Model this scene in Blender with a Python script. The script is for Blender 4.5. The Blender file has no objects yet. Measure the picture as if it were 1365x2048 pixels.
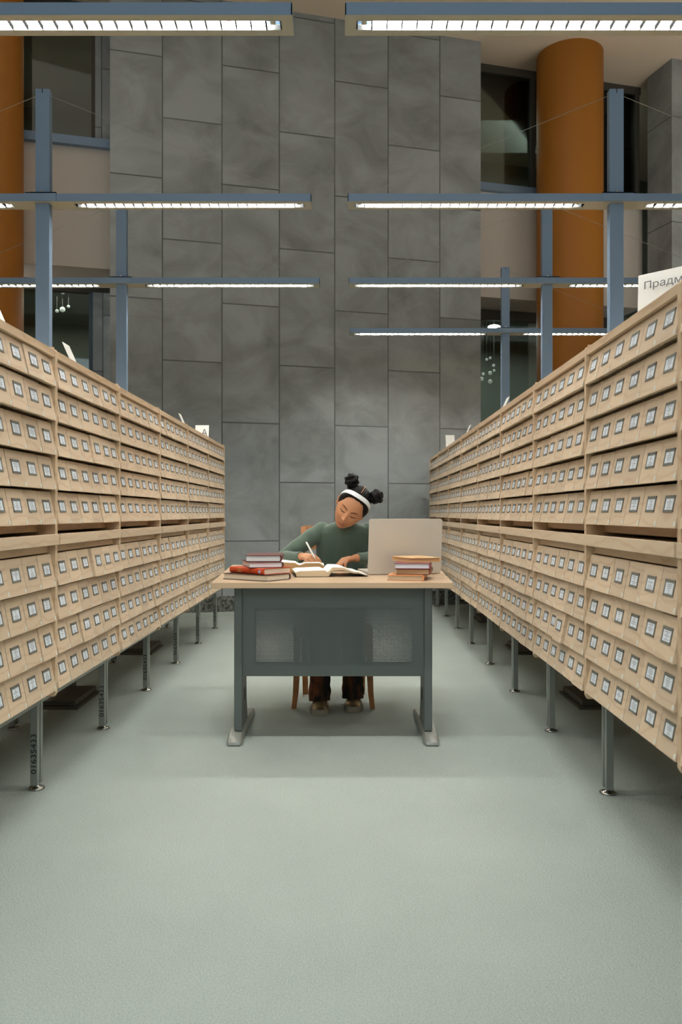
import bpy, bmesh, math, random
from mathutils import Vector, Matrix, Euler, noise
random.seed(7)
PI = math.pi
SC = bpy.context.scene
COL = SC.collection
F = 1636.0; CAMH = 1.054
def px(x, y, Z):
    return Vector(((x-682.5)*Z/F, Z, CAMH-(y-1026.5)*Z/F))
def srgb(r, g, b):
    f = lambda c: (c/255/12.92) if c/255 <= .04045 else ((c/255+.055)/1.055)**2.4
    return (f(r), f(g), f(b), 1)

# ---------------------------------------------------------------- materials
def newmat(name):
    m = bpy.data.materials.new(name); m.use_nodes = True
    nt = m.node_tree; bs = nt.nodes['Principled BSDF']
    return m, nt, bs
def N(nt, typ, **kw):
    n = nt.nodes.new(typ)
    for k, v in kw.items():
        if k.startswith('i_'):
            n.inputs[k[2:].replace('_', ' ')].default_value = v
        else: setattr(n, k, v)
    return n
def L(nt, a, b): nt.links.new(a, b)
def plain(name, col, rough=.6, metal=0, spec=None, noise_amt=0, nscale=20, bump=0, bscale=200):
    m, nt, bs = newmat(name)
    bs.inputs['Base Color'].default_value = col
    bs.inputs['Roughness'].default_value = rough
    bs.inputs['Metallic'].default_value = metal
    if spec is not None: bs.inputs['Specular IOR Level'].default_value = spec
    tc = N(nt, 'ShaderNodeTexCoord')
    if noise_amt:
        nz = N(nt, 'ShaderNodeTexNoise'); nz.inputs['Scale'].default_value = nscale; nz.inputs['Detail'].default_value = 4
        L(nt, tc.outputs['Object'], nz.inputs['Vector'])
        mx = N(nt, 'ShaderNodeMix', data_type='RGBA')
        mx.inputs[6].default_value = tuple(c*(1-noise_amt) for c in col[:3])+(1,)
        mx.inputs[7].default_value = tuple(min(1, c*(1+noise_amt)) for c in col[:3])+(1,)
        L(nt, nz.outputs['Fac'], mx.inputs[0]); L(nt, mx.outputs[2], bs.inputs['Base Color'])
    if bump:
        n2 = N(nt, 'ShaderNodeTexNoise'); n2.inputs['Scale'].default_value = bscale
        L(nt, tc.outputs['Object'], n2.inputs['Vector'])
        b = N(nt, 'ShaderNodeBump'); b.inputs['Strength'].default_value = bump; b.inputs['Distance'].default_value = .003
        L(nt, n2.outputs['Fac'], b.inputs['Height']); L(nt, b.outputs[0], bs.inputs['Normal'])
    return m
def wood(name, c1, c2, rough=.45, scale=(1, 1, 1), vary=.12, dist=3.0, grain=6.0):
    """beech: stretched noise grain with a per-object tone and offset"""
    m, nt, bs = newmat(name)
    tc = N(nt, 'ShaderNodeTexCoord'); oi = N(nt, 'ShaderNodeObjectInfo')
    mp = N(nt, 'ShaderNodeMapping'); mp.inputs['Scale'].default_value = scale
    vm = N(nt, 'ShaderNodeVectorMath', operation='MULTIPLY_ADD')
    cr = N(nt, 'ShaderNodeCombineXYZ')
    for i in range(3): L(nt, oi.outputs['Random'], cr.inputs[i])
    L(nt, cr.outputs[0], vm.inputs[0]); vm.inputs[1].default_value = (17, 31, 23)
    L(nt, tc.outputs['Object'], mp.inputs['Vector']); L(nt, mp.outputs[0], vm.inputs[2])
    wv = N(nt, 'ShaderNodeTexWave', wave_type='BANDS', bands_direction='Z'); wv.inputs['Scale'].default_value = grain
    wv.inputs['Distortion'].default_value = dist; wv.inputs['Detail'].default_value = 2; wv.inputs['Detail Scale'].default_value = .8
    L(nt, vm.outputs[0], wv.inputs['Vector'])
    nz = N(nt, 'ShaderNodeTexNoise'); nz.inputs['Scale'].default_value = 5; nz.inputs['Detail'].default_value = 5
    L(nt, vm.outputs[0], nz.inputs['Vector'])
    pw = N(nt, 'ShaderNodeMath', operation='POWER'); pw.inputs[1].default_value = 5
    L(nt, wv.outputs['Fac'], pw.inputs[0])
    ml = N(nt, 'ShaderNodeMath', operation='MULTIPLY'); L(nt, pw.outputs[0], ml.inputs[0]); L(nt, nz.outputs['Fac'], ml.inputs[1])
    mx = N(nt, 'ShaderNodeMix', data_type='RGBA'); mx.inputs[6].default_value = c1; mx.inputs[7].default_value = c2
    L(nt, ml.outputs[0], mx.inputs[0])
    hs = N(nt, 'ShaderNodeHueSaturation')
    mr = N(nt, 'ShaderNodeMapRange'); mr.inputs['To Min'].default_value = 1-vary; mr.inputs['To Max'].default_value = 1+vary*.6
    L(nt, oi.outputs['Random'], mr.inputs['Value']); L(nt, mr.outputs[0], hs.inputs['Value'])
    L(nt, mx.outputs[2], hs.inputs['Color']); L(nt, hs.outputs[0], bs.inputs['Base Color'])
    bs.inputs['Roughness'].default_value = rough
    return m

M = {}
M['beech'] = wood('beech', srgb(220,198,170), srgb(204,174,144), .5, (.8, .8, 1.6), .10, 11, 5)
M['beech_body'] = wood('beech_body', srgb(216,190,158), srgb(190,156,122), .5, (1, 1, .6), .04, 4, 8)
M['desk_wood'] = wood('desk_wood', srgb(204,178,148), srgb(190,160,126), .3, (1.5, 9, 3), .0, 5, 3)
M['chair_wood'] = wood('chair_wood', srgb(176,118,66), srgb(150,92,48), .4, (3, 3, .6), .03, 3, 6)
M['holder'] = plain('holder_metal', srgb(122,122,116), .4, .1)
M['sticker'] = plain('sticker_paper', srgb(222,224,216), .7)
# printed card: white paper with rows of small grey print
m, nt, bs = newmat('card_paper'); M['card'] = m
tc = N(nt, 'ShaderNodeTexCoord'); oi = N(nt, 'ShaderNodeObjectInfo')
sp = N(nt, 'ShaderNodeSeparateXYZ'); L(nt, tc.outputs['Object'], sp.inputs[0])
sx_ = N(nt, 'ShaderNodeMath', operation='MULTIPLY'); sx_.inputs[1].default_value = 190; L(nt, sp.outputs['Z'], sx_.inputs[0])
fl = N(nt, 'ShaderNodeMath', operation='FLOOR'); L(nt, sx_.outputs[0], fl.inputs[0])
ft_ = N(nt, 'ShaderNodeMath', operation='FRACT'); L(nt, sx_.outputs[0], ft_.inputs[0])
ln = N(nt, 'ShaderNodeMath', operation='GREATER_THAN'); ln.inputs[1].default_value = .6; L(nt, ft_.outputs[0], ln.inputs[0])
cb = N(nt, 'ShaderNodeCombineXYZ'); rm = N(nt, 'ShaderNodeMath', operation='MULTIPLY'); rm.inputs[1].default_value = 77; L(nt, oi.outputs['Random'], rm.inputs[0])
L(nt, fl.outputs[0], cb.inputs[0]); L(nt, rm.outputs[0], cb.inputs[1])
wn = N(nt, 'ShaderNodeTexWhiteNoise', noise_dimensions='3D'); L(nt, cb.outputs[0], wn.inputs['Vector'])
hwd = N(nt, 'ShaderNodeMapRange'); hwd.inputs['To Min'].default_value = .001; hwd.inputs['To Max'].default_value = .021; L(nt, wn.outputs['Value'], hwd.inputs['Value'])
ab = N(nt, 'ShaderNodeMath', operation='ABSOLUTE'); L(nt, sp.outputs['X'], ab.inputs[0])
lt = N(nt, 'ShaderNodeMath', operation='LESS_THAN'); L(nt, ab.outputs[0], lt.inputs[0]); L(nt, hwd.outputs[0], lt.inputs[1])
q2 = N(nt, 'ShaderNodeMath', operation='MULTIPLY'); L(nt, ln.outputs[0], q2.inputs[0]); L(nt, lt.outputs[0], q2.inputs[1])
mx = N(nt, 'ShaderNodeMix', data_type='RGBA'); mx.inputs[6].default_value = srgb(232,240,248); mx.inputs[7].default_value = srgb(150,158,170)
L(nt, q2.outputs[0], mx.inputs[0]); L(nt, mx.outputs[2], bs.inputs['Base Color']); bs.inputs['Roughness'].default_value = .5

M['steel'] = plain('stand_steel', srgb(150,155,150), .38, .55, noise_amt=.04, nscale=30)
M['chrome'] = plain('chrome', srgb(190,190,185), .2, 1)
M['blue_metal'] = plain('blue_grey_paint', srgb(118,140,164), .42, .2, noise_amt=.03, nscale=8)
M['underside'] = plain('lamp_grey_paint', srgb(160,162,150), .5, .1)
M['louvre'] = plain('louvre_aluminium', srgb(200,202,200), .3, .7)
M['blade'] = plain('louvre_blade', (.004,.004,.004,1), 1, 0, spec=0)
M['cable'] = plain('steel_cable', srgb(160,160,155), .4, .6)
M['dark_steel'] = plain('dark_steel', srgb(96,92,84), .6, .2)
M['desk_metal'] = plain('desk_metal', srgb(104,112,110), .45, .35, bump=.08, bscale=900)
M['desk_foot'] = plain('desk_foot_metal', srgb(158,162,156), .4, .4)
M['black'] = plain('black_rubber', srgb(22,22,22), .6)
M['ink'] = plain('black_ink', srgb(18,20,22), .6)
M['sign'] = plain('white_acrylic', srgb(235,235,230), .35)
M['sign_ink'] = plain('grey_ink', srgb(96,98,104), .6)
M['orange'] = plain('orange_column_paint', srgb(156,98,20), .55, 0, noise_amt=.05, nscale=1.5)
M['beige'] = plain('beige_plaster', srgb(200,192,182), .85, 0, noise_amt=.03, nscale=2)
M['ceil'] = plain('ceiling_plaster', srgb(206,192,172), .85, 0)
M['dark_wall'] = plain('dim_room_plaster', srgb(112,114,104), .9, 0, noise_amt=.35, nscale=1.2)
M['header'] = plain('dark_header', srgb(70,66,58), .7)
M['frame'] = plain('window_frame_paint', srgb(70,86,98), .5, .2)
M['laptop'] = plain('laptop_aluminium', srgb(214,208,198), .4, .35, bump=.02, bscale=1500)
M['screen'] = plain('screen_glass', srgb(12,12,14), .15)
M['key'] = plain('keyboard_black', srgb(20,20,22), .5)
M['skin'] = plain('skin', srgb(192,136,98), .5, 0, noise_amt=.05, nscale=25, bump=.08, bscale=500)
M['skin'].node_tree.nodes['Principled BSDF'].inputs['Subsurface Weight'].default_value = .08
M['skin'].node_tree.nodes['Principled BSDF'].inputs['Subsurface Radius'].default_value = (.01, .004, .002)
M['lip'] = plain('lips', srgb(164,96,80), .45)
M['lash'] = plain('lash_brow', srgb(38,24,18), .7)
M['brow'] = plain('eyebrow', srgb(96,60,40), .8)
M['hair'] = plain('black_hair', srgb(11,9,9), .55, 0, spec=.15, noise_amt=.5, nscale=90, bump=.9, bscale=110)
M['band'] = plain('white_band_fabric', srgb(232,234,236), .8, 0, bump=.2, bscale=600)
M['shoe'] = plain('shoe_bronze', srgb(168,156,128), .28, .8)
M['sole'] = plain('shoe_sole', srgb(150,142,124), .6)
M['paper'] = plain('page_paper', srgb(240,238,230), .75)
M['nail'] = plain('fingernail', srgb(212,164,140), .35)
# sweater: fine vertical ribs
m, nt, bs = newmat('green_rib_knit'); M['sweater'] = m
bs.inputs['Base Color'].default_value = srgb(80,98,86); bs.inputs['Roughness'].default_value = .9
bs.inputs['Sheen Weight'].default_value = .25
tc = N(nt, 'ShaderNodeTexCoord'); wv = N(nt, 'ShaderNodeTexWave', wave_type='BANDS', bands_direction='X'); wv.inputs['Scale'].default_value = 60
L(nt, tc.outputs['Object'], wv.inputs['Vector']); b = N(nt, 'ShaderNodeBump'); b.inputs['Strength'].default_value = .35; b.inputs['Distance'].default_value = .002
L(nt, wv.outputs['Fac'], b.inputs['Height']); L(nt, b.outputs[0], bs.inputs['Normal'])
# trousers: dark brown with rust dyed streaks
m, nt, bs = newmat('brown_trouser_cloth'); M['trouser'] = m
tc = N(nt, 'ShaderNodeTexCoord'); nz = N(nt, 'ShaderNodeTexNoise'); nz.inputs['Scale'].default_value = 9; nz.inputs['Detail'].default_value = 3
mp = N(nt, 'ShaderNodeMapping'); mp.inputs['Scale'].default_value = (1.6, 1, .35); L(nt, tc.outputs['Object'], mp.inputs[0]); L(nt, mp.outputs[0], nz.inputs['Vector'])
r = N(nt, 'ShaderNodeValToRGB'); r.color_ramp.elements[0].position = .45; r.color_ramp.elements[0].color = srgb(24,20,17); r.color_ramp.elements[1].position = .62; r.color_ramp.elements[1].color = srgb(118,66,34)
L(nt, nz.outputs['Fac'], r.inputs[0]); L(nt, r.outputs[0], bs.inputs['Base Color']); bs.inputs['Roughness'].default_value = .85
# carpet
m, nt, bs = newmat('carpet'); M['carpet'] = m
tc = N(nt, 'ShaderNodeTexCoord')
n1 = N(nt, 'ShaderNodeTexNoise'); n1.inputs['Scale'].default_value = 260; n1.inputs['Detail'].default_value = 3
n2 = N(nt, 'ShaderNodeTexNoise'); n2.inputs['Scale'].default_value = 2.2; n2.inputs['Detail'].default_value = 4
n3 = N(nt, 'ShaderNodeTexVoronoi'); n3.inputs['Scale'].default_value = 190
for n_ in (n1, n2, n3): L(nt, tc.outputs['Object'], n_.inputs['Vector'])
mx = N(nt, 'ShaderNodeMix', data_type='RGBA'); mx.inputs[6].default_value = srgb(122,133,129); mx.inputs[7].default_value = srgb(204,216,210)
L(nt, n1.outputs['Fac'], mx.inputs[0])
mx2 = N(nt, 'ShaderNodeMix', data_type='RGBA', blend_type='MULTIPLY'); mx2.inputs[0].default_value = 1
rr = N(nt, 'ShaderNodeMapRange'); rr.inputs['To Min'].default_value = .9; rr.inputs['To Max'].default_value = 1.08; L(nt, n2.outputs['Fac'], rr.inputs[0])
L(nt, mx.outputs[2], mx2.inputs[6]); L(nt, rr.outputs[0], mx2.inputs[7])
L(nt, mx2.outputs[2], bs.inputs['Base Color']); bs.inputs['Roughness'].default_value = 1; bs.inputs['Specular IOR Level'].default_value = .1
b = N(nt, 'ShaderNodeBump'); b.inputs['Strength'].default_value = .5; b.inputs['Distance'].default_value = .004
L(nt, n3.outputs['Distance'], b.inputs['Height']); L(nt, b.outputs[0], bs.inputs['Normal'])
# stone cladding: tall slabs, staggered joints, cloudy veins
m, nt, bs = newmat('stone_cladding'); M['stone'] = m
tc = N(nt, 'ShaderNodeTexCoord'); sp = N(nt, 'ShaderNodeSeparateXYZ'); L(nt, tc.outputs['Object'], sp.inputs[0])
cb = N(nt, 'ShaderNodeCombineXYZ'); L(nt, sp.outputs['Z'], cb.inputs[0]); L(nt, sp.outputs['X'], cb.inputs[1])
ad = N(nt, 'ShaderNodeVectorMath', operation='ADD'); ad.inputs[1].default_value = (-.116, .072+.624*6, 0); L(nt, cb.outputs[0], ad.inputs[0])
bk = N(nt, 'ShaderNodeTexBrick'); bk.offset = .5; bk.offset_frequency = 2
bk.inputs['Scale'].default_value = 1; bk.inputs['Brick Width'].default_value = 1.275; bk.inputs['Row Height'].default_value = .624; bk.inputs['Mortar Size'].default_value = .007; bk.inputs['Mortar Smooth'].default_value = .2
bk.inputs['Color1'].default_value = (.93,.93,.93,1); bk.inputs['Color2'].default_value = (1.0,1.0,1.0,1); bk.inputs['Mortar'].default_value = (.36,.36,.36,1)
L(nt, ad.outputs[0], bk.inputs['Vector'])
sepc = N(nt, 'ShaderNodeVectorMath', operation='MULTIPLY'); sepc.inputs[1].default_value = (1, 1, 1.3)
n1 = N(nt, 'ShaderNodeTexNoise'); n1.inputs['Scale'].default_value = 1.5; n1.inputs['Detail'].default_value = 8; n1.inputs['Distortion'].default_value = .7; n1.inputs['Roughness'].default_value = .6
off = N(nt, 'ShaderNodeVectorMath', operation='MULTIPLY_ADD'); off.inputs[1].default_value = (40, 40, 40)
L(nt, bk.outputs['Color'], off.inputs[0]); L(nt, tc.outputs['Object'], sepc.inputs[0]); L(nt, sepc.outputs[0], off.inputs[2]); L(nt, off.outputs[0], n1.inputs['Vector'])
r = N(nt, 'ShaderNodeValToRGB'); e = r.color_ramp.elements
e[0].position = .32; e[0].color = srgb(124,128,128); e[1].position = .62; e[1].color = srgb(160,166,167)
L(nt, n1.outputs['Fac'], r.inputs[0])
mx = N(nt, 'ShaderNodeMix', data_type='RGBA', blend_type='MULTIPLY'); mx.inputs[0].default_value = 1
L(nt, r.outputs[0], mx.inputs[6]); L(nt, bk.outputs['Color'], mx.inputs[7]); L(nt, mx.outputs[2], bs.inputs['Base Color'])
bs.inputs['Roughness'].default_value = .55
b = N(nt, 'ShaderNodeBump'); b.invert = True; b.inputs['Strength'].default_value = .6; b.inputs['Distance'].default_value = .006
L(nt, bk.outputs['Fac'], b.inputs['Height']); L(nt, b.outputs[0], bs.inputs['Normal'])
# granite
m, nt, bs = newmat('granite'); M['granite'] = m
tc = N(nt, 'ShaderNodeTexCoord'); n1 = N(nt, 'ShaderNodeTexNoise'); n1.inputs['Scale'].default_value = 38; n1.inputs['Detail'].default_value = 3; L(nt, tc.outputs['Object'], n1.inputs['Vector'])
r = N(nt, 'ShaderNodeValToRGB'); r.color_ramp.elements[0].position = .4; r.color_ramp.elements[0].color = srgb(52,54,50); r.color_ramp.elements[1].position = .62; r.color_ramp.elements[1].color = srgb(120,122,116)
L(nt, n1.outputs['Fac'], r.inputs[0]); L(nt, r.outputs[0], bs.inputs['Base Color']); bs.inputs['Roughness'].default_value = .35
# glass
m, nt, bs = newmat('glass'); M['glass'] = m
nt.nodes.remove(bs); out = nt.nodes['Material Output']
tr = N(nt, 'ShaderNodeBsdfTransparent'); tr.inputs[0].default_value = (.62,.68,.64,1); gl = N(nt, 'ShaderNodeBsdfGlossy'); gl.inputs['Roughness'].default_value = .02
fr = N(nt, 'ShaderNodeFresnel'); fr.inputs['IOR'].default_value = 1.7; ms = N(nt, 'ShaderNodeMixShader')
L(nt, fr.outputs[0], ms.inputs[0]); L(nt, tr.outputs[0], ms.inputs[1]); L(nt, gl.outputs[0], ms.inputs[2]); L(nt, ms.outputs[0], out.inputs[0])
def emis(name, col, st):
    m, nt, bs = newmat(name)
    bs.inputs['Base Color'].default_value = (.8,.8,.8,1); bs.inputs['Emission Color'].default_value = col; bs.inputs['Emission Strength'].default_value = st
    return m
M['tube'] = emis('lit_tube_diffuser', (1, .97, .90, 1), 145)
M['glow'] = emis('reflected_oval_glow', (1, 1, .95, 1), 12)
M['spot_glow'] = emis('reflected_spot_glow', (1, .95, .85, 1), .45)
# perforated desk panel
m, nt, bs = newmat('perforated_panel'); M['perf'] = m
bs.inputs['Base Color'].default_value = srgb(104,112,110); bs.inputs['Roughness'].default_value = .45; bs.inputs['Metallic'].default_value = .35
tc = N(nt, 'ShaderNodeTexCoord'); sp = N(nt, 'ShaderNodeSeparateXYZ'); L(nt, tc.outputs['Object'], sp.inputs[0])
def mth(op, a, b=None, c=None):
    n = N(nt, 'ShaderNodeMath', operation=op)
    for i, v in enumerate((a, b, c)):
        if v is None: continue
        if isinstance(v, (int, float)): n.inputs[i].default_value = v
        else: L(nt, v, n.inputs[i])
    return n.outputs[0]
PX, PZ = .0074, .0074*math.sqrt(3)
def hexd(ox, oz):
    fx = mth('SUBTRACT', mth('FRACT', mth('ADD', mth('DIVIDE', sp.outputs['X'], PX), 100+ox)), .5)
    fz = mth('SUBTRACT', mth('FRACT', mth('ADD', mth('DIVIDE', sp.outputs['Z'], PZ), 100+oz)), .5)
    fx = mth('MULTIPLY', fx, PX); fz = mth('MULTIPLY', fz, PZ)
    return mth('SQRT', mth('ADD', mth('MULTIPLY', fx, fx), mth('MULTIPLY', fz, fz)))
dd = mth('MINIMUM', hexd(0, 0), hexd(.5, .5))
hole = mth('LESS_THAN', dd, .0018)
inx = mth('LESS_THAN', mth('ABSOLUTE', sp.outputs['X']), .366)
inz = mth('LESS_THAN', mth('ABSOLUTE', sp.outputs['Z']), .134)
alpha = mth('SUBTRACT', 1, mth('MULTIPLY', hole, mth('MULTIPLY', inx, inz)))
L(nt, alpha, bs.inputs['Alpha'])

# ---------------------------------------------------------------- mesh helpers
class MB:
    def __init__(s): s.v = []; s.f = []; s.m = []; s.mats = []
    def mi(s, mat):
        if mat not in s.mats: s.mats.append(mat)
        return s.mats.index(mat)
    def add(s, vs, fs, mat):
        o = len(s.v); s.v += [tuple(v) for v in vs]; i = s.mi(mat)
        for f in fs: s.f.append(tuple(o+k for k in f)); s.m.append(i)
    def box(s, x0, x1, y0, y1, z0, z1, mat, bev=0, X=None):
        bm = bmesh.new(); bmesh.ops.create_cube(bm, size=1)
        for v in bm.verts: v.co = Vector(((x0+x1)/2+v.co.x*(x1-x0), (y0+y1)/2+v.co.y*(y1-y0), (z0+z1)/2+v.co.z*(z1-z0)))
        if bev: bmesh.ops.bevel(bm, geom=bm.edges[:], offset=bev, segments=2, affect='EDGES', profile=.5)
        s.bm(bm, mat, X)
    def bm(s, bm, mat, X=None):
        bm.verts.ensure_lookup_table()
        for i, v in enumerate(bm.verts): v.index = i
        vs = [(X @ v.co if X else v.co.copy()) for v in bm.verts]
        fs = [[v.index for v in f.verts] for f in bm.faces]
        s.add(vs, fs, mat); bm.free()
    def prism(s, pts, axis, a, b, mat, X=None):
        """pts: closed 2D outline (CCW), extruded along axis from a to b"""
        def P(p, t):
            v = {'x': (t, p[0], p[1]), 'y': (p[0], t, p[1]), 'z': (p[0], p[1], t)}[axis]
            return (X @ Vector(v)) if X else Vector(v)
        n = len(pts)
        vs = [P(p, a) for p in pts]+[P(p, b) for p in pts]
        fs = [tuple(range(n))[::-1], tuple(range(n, 2*n))]+[(i, (i+1) % n, n+(i+1) % n, n+i) for i in range(n)]
        s.add(vs, fs, mat)
    def tube(s, pts, rads, mat, seg=12, cap=True, sc=None):
        pts = [Vector(p) for p in pts]
        if not hasattr(rads, '__len__'): rads = [rads]*len(pts)
        rings = []; up = None
        for i, p in enumerate(pts):
            d = (pts[min(i+1, len(pts)-1)]-pts[max(i-1, 0)]).normalized()
            if up is None: up = Vector((0, 0, 1)) if abs(d.z) < .9 else Vector((0, 1, 0))
            a = d.cross(up).normalized(); b = a.cross(d).normalized(); up = b
            rings.append([p+(a*math.cos(2*PI*k/seg)*(sc[0] if sc else 1)+b*math.sin(2*PI*k/seg)*(sc[1] if sc else 1))*rads[i] for k in range(seg)])
        vs = [v for r in rings for v in r]; fs = []
        for i in range(len(rings)-1):
            for k in range(seg):
                fs.append((i*seg+k, i*seg+(k+1) % seg, (i+1)*seg+(k+1) % seg, (i+1)*seg+k))
        if cap: fs += [tuple(range(seg))[::-1], tuple(range((len(rings)-1)*seg, len(rings)*seg))]
        s.add(vs, fs, mat)
    def ball(s, c, r, mat, u=20, v=14, X=None):
        if not hasattr(r, '__len__'): r = (r, r, r)
        bm = bmesh.new(); bmesh.ops.create_uvsphere(bm, u_segments=u, v_segments=v, radius=1)
        for w in bm.verts: w.co = Vector((w.co.x*r[0], w.co.y*r[1], w.co.z*r[2]))
        T = Matrix.Translation(c) @ (X if X else Matrix())
        s.bm(bm, mat, T)
    def loft(s, rings, mat, cap=True):
        n = len(rings[0]); vs = [v for r in rings for v in r]; fs = []
        for i in range(len(rings)-1):
            for k in range(n): fs.append((i*n+k, i*n+(k+1) % n, (i+1)*n+(k+1) % n, (i+1)*n+k))
        if cap: fs += [tuple(range(n))[::-1], tuple(range((len(rings)-1)*n, len(rings)*n))]
        s.add(vs, fs, mat)
    def mesh(s, name, smooth=False, fixn=True):
        me = bpy.data.meshes.new(name); me.from_pydata(s.v, [], s.f)
        for m_ in s.mats: me.materials.append(m_)
        me.polygons.foreach_set('material_index', s.m)
        if fixn:
            bm = bmesh.new(); bm.from_mesh(me); bmesh.ops.recalc_face_normals(bm, faces=bm.faces); bm.to_mesh(me); bm.free()
        if smooth: me.polygons.foreach_set('use_smooth', [True]*len(me.polygons))
        me.update(); return me
    def obj(s, name, parent=None, smooth=False, loc=None, rot=None, fixn=True):
        return link(name, s.mesh(name, smooth, fixn), parent, loc, rot)
def link(name, data, parent=None, loc=None, rot=None):
    o = bpy.data.objects.new(name, data); COL.objects.link(o)
    if parent: o.parent = parent
    if loc is not None: o.location = loc
    if rot is not None: o.rotation_euler = rot
    return o
def thing(name, label, cat, loc=(0, 0, 0), rz=0, group=None):
    o = link(name, None, None, loc, (0, 0, rz)); o.empty_display_size = .1
    return tag(o, label, cat, group)
def tag(o, label, cat, group=None):
    o['label'] = label; o['category'] = cat
    if group: o['group'] = group
    return o
def struct(o): o['kind'] = 'structure'; return o
def smooth_by_angle(o, ang=35):
    me = o.data; me.polygons.foreach_set('use_smooth', [True]*len(me.polygons))
    bm = bmesh.new(); bm.from_mesh(me)
    for e in bm.edges:
        if len(e.link_faces) == 2 and e.calc_face_angle(0) > math.radians(ang): e.smooth = False
    bm.to_mesh(me); bm.free()
def textmesh(s, size, depth=.0004, sx=1.0):
    c = bpy.data.curves.new('txt', 'FONT'); c.body = s; c.size = size; c.extrude = depth; c.resolution_u = 3
    o = bpy.data.objects.new('txt', c); COL.objects.link(o)
    dg = bpy.context.evaluated_depsgraph_get()
    me = bpy.data.meshes.new_from_object(o.evaluated_get(dg))
    bpy.data.objects.remove(o); bpy.data.curves.remove(c)
    for v in me.vertices: v.co.x *= sx
    return me
def voxel(mb, size, name, smooth_it=0, fac=.5):
    me = mb.mesh('tmp'); o = bpy.data.objects.new('tmp', me); COL.objects.link(o)
    r = o.modifiers.new('r', 'REMESH'); r.mode = 'VOXEL'; r.voxel_size = size; r.use_smooth_shade = True
    if smooth_it:
        s_ = o.modifiers.new('s', 'SMOOTH'); s_.iterations = smooth_it; s_.factor = fac
    dg = bpy.context.evaluated_depsgraph_get(); dg.update()
    out = bpy.data.meshes.new_from_object(o.evaluated_get(dg)); out.name = name
    bpy.data.objects.remove(o); bpy.data.meshes.remove(me)
    out.materials.clear()
    out.polygons.foreach_set('use_smooth', [True]*len(out.polygons))
    return out

# ---------------------------------------------------------------- the setting
b = MB(); b.box(-9, 9, -6, 14.5, -.1, 0, M['carpet']); struct(b.obj('floor'))
b = MB(); b.box(-9, 9, -6, 14.5, 6.55, 6.7, M['ceil']); struct(b.obj('ceiling'))
for nm, x0, x1 in (('wall_left', -7.2, -7), ('wall_right', 7, 7.2)):
    b = MB(); b.box(x0, x1, -6, 14.5, 0, 6.55, M['beige']); struct(b.obj(nm))
b = MB(); b.box(-7, 7, -6, -5.8, 0, 6.55, M['beige']); struct(b.obj('wall_behind'))
AL = math.atan(.266)
WM = Matrix.Translation((0, 9.1, 0)) @ Matrix.Rotation(AL, 4, 'Z')     # back wall frame: x along, y into the wall
S0, S1 = -2.475, 1.686
def wobj(b, nm): 
    o = b.obj(nm); o.location = (0, 9.1, 0); o.rotation_euler = (0, 0, AL); return struct(o)
b = MB(); b.box(S0, S1, 0, .62, 0, 6.6, M['stone']); wobj(b, 'wall_back')
b = MB(); b.box(S0-.002, S1+.002, -.02, 0, 0, .166, M['granite']); wobj(b, 'baseboard_back')
PN = .387
RX1 = 4.12
# plaster band, soffit, header, glazing either side of the stone
def side(a, c, nm, k):
    b = MB(); b.box(a, c, PN, PN+.62, 3.69, 4.97, M['beige']); wobj(b, 'wall_'+nm)
    b = MB(); b.box(a, c, PN+.55, PN+.62, 3.56, 3.69, M['header']); wobj(b, 'trim_%d' % k)
    b = MB(); b.box(a, c, PN-.07, PN+.2, 4.97, 5.06, M['blue_metal']); wobj(b, 'windowsill_%d' % k)
    w = MB(); w.box(a, c, PN+.06, PN+.075, 5.06, 6.55, M['glass']); g_ = wobj(w, 'window_%d' % k)
    f = MB(); f.box(a, c, PN+.03, PN+.1, 6.46, 6.55, M['header']); 
    xs = [S0-.17, S0-2.3] if a < 0 else [S1+.9, RX1-.05]
    for x in xs: f.box(x-.03, x+.03, PN+.03, PN+.1, 5.06, 6.46, M['header'])
    struct(f.obj('window_frame', g_))
    w = MB(); w.box(a, c, PN+.56, PN+.575, 0, 3.56, M['glass']); g_ = wobj(w, 'window_%d' % (k+2))
    f = MB()
    xs = [S0-.22, S0-2.2] if a < 0 else [S1+.28, S1+1.7]
    for x in xs: f.box(x-.025, x+.025, PN+.53, PN+.6, 0, 3.56, M['frame'])
    struct(f.obj('window_frame', g_))
side(-7.1, S0, 'band_left', 1); side(S1, RX1, 'band_right', 2)
b = MB(); b.box(S0-.16, S0, .4, .62, 5.06, 6.55, M['stone']); b.box(S0-.2, S0, PN+.5, .96, 0, 3.56, M['stone']); wobj(b, 'trim_3')
# room beyond the glass
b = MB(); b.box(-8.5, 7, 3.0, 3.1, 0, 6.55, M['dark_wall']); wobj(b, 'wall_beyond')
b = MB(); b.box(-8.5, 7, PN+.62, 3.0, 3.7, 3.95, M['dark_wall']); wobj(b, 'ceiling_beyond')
b = MB(); b.box(S1+.3, S1+2.2, 2.2, 2.35, .0, 1.9, M['header']); b.box(S1+.3, S1+2.2, 2.2, 2.35, 2.15, 2.3, M['header']); wobj(b, 'trim_4')
# stone pier at the right end
b = MB(); b.prism([(3.87, 10.32), (4.0, 9.88), (7.0, 10.68), (7.0, 11.2), (4.2, 11.2)], 'z', 0, 6.55, M['stone']); struct(b.obj('wall_pier'))
# orange columns
def column(x, y, k):
    b = MB(); n = 64
    b.loft([[(x+.39*math.cos(2*PI*i/n), y+.39*math.sin(2*PI*i/n), z) for i in range(n)] for z in (0, 6.55)], M['orange'])
    o = b.obj('column'); smooth_by_angle(o); struct(o)
    return o
c = column(2.755, 9.85, 1); c['label'] = 'round orange column in front of the window by the stone pier'; c['category'] = 'column'
c = column(-3.60, 8.20, 2); c['label'] = 'round orange column beside the grey window ledge over the sign card'; c['category'] = 'column'

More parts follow.
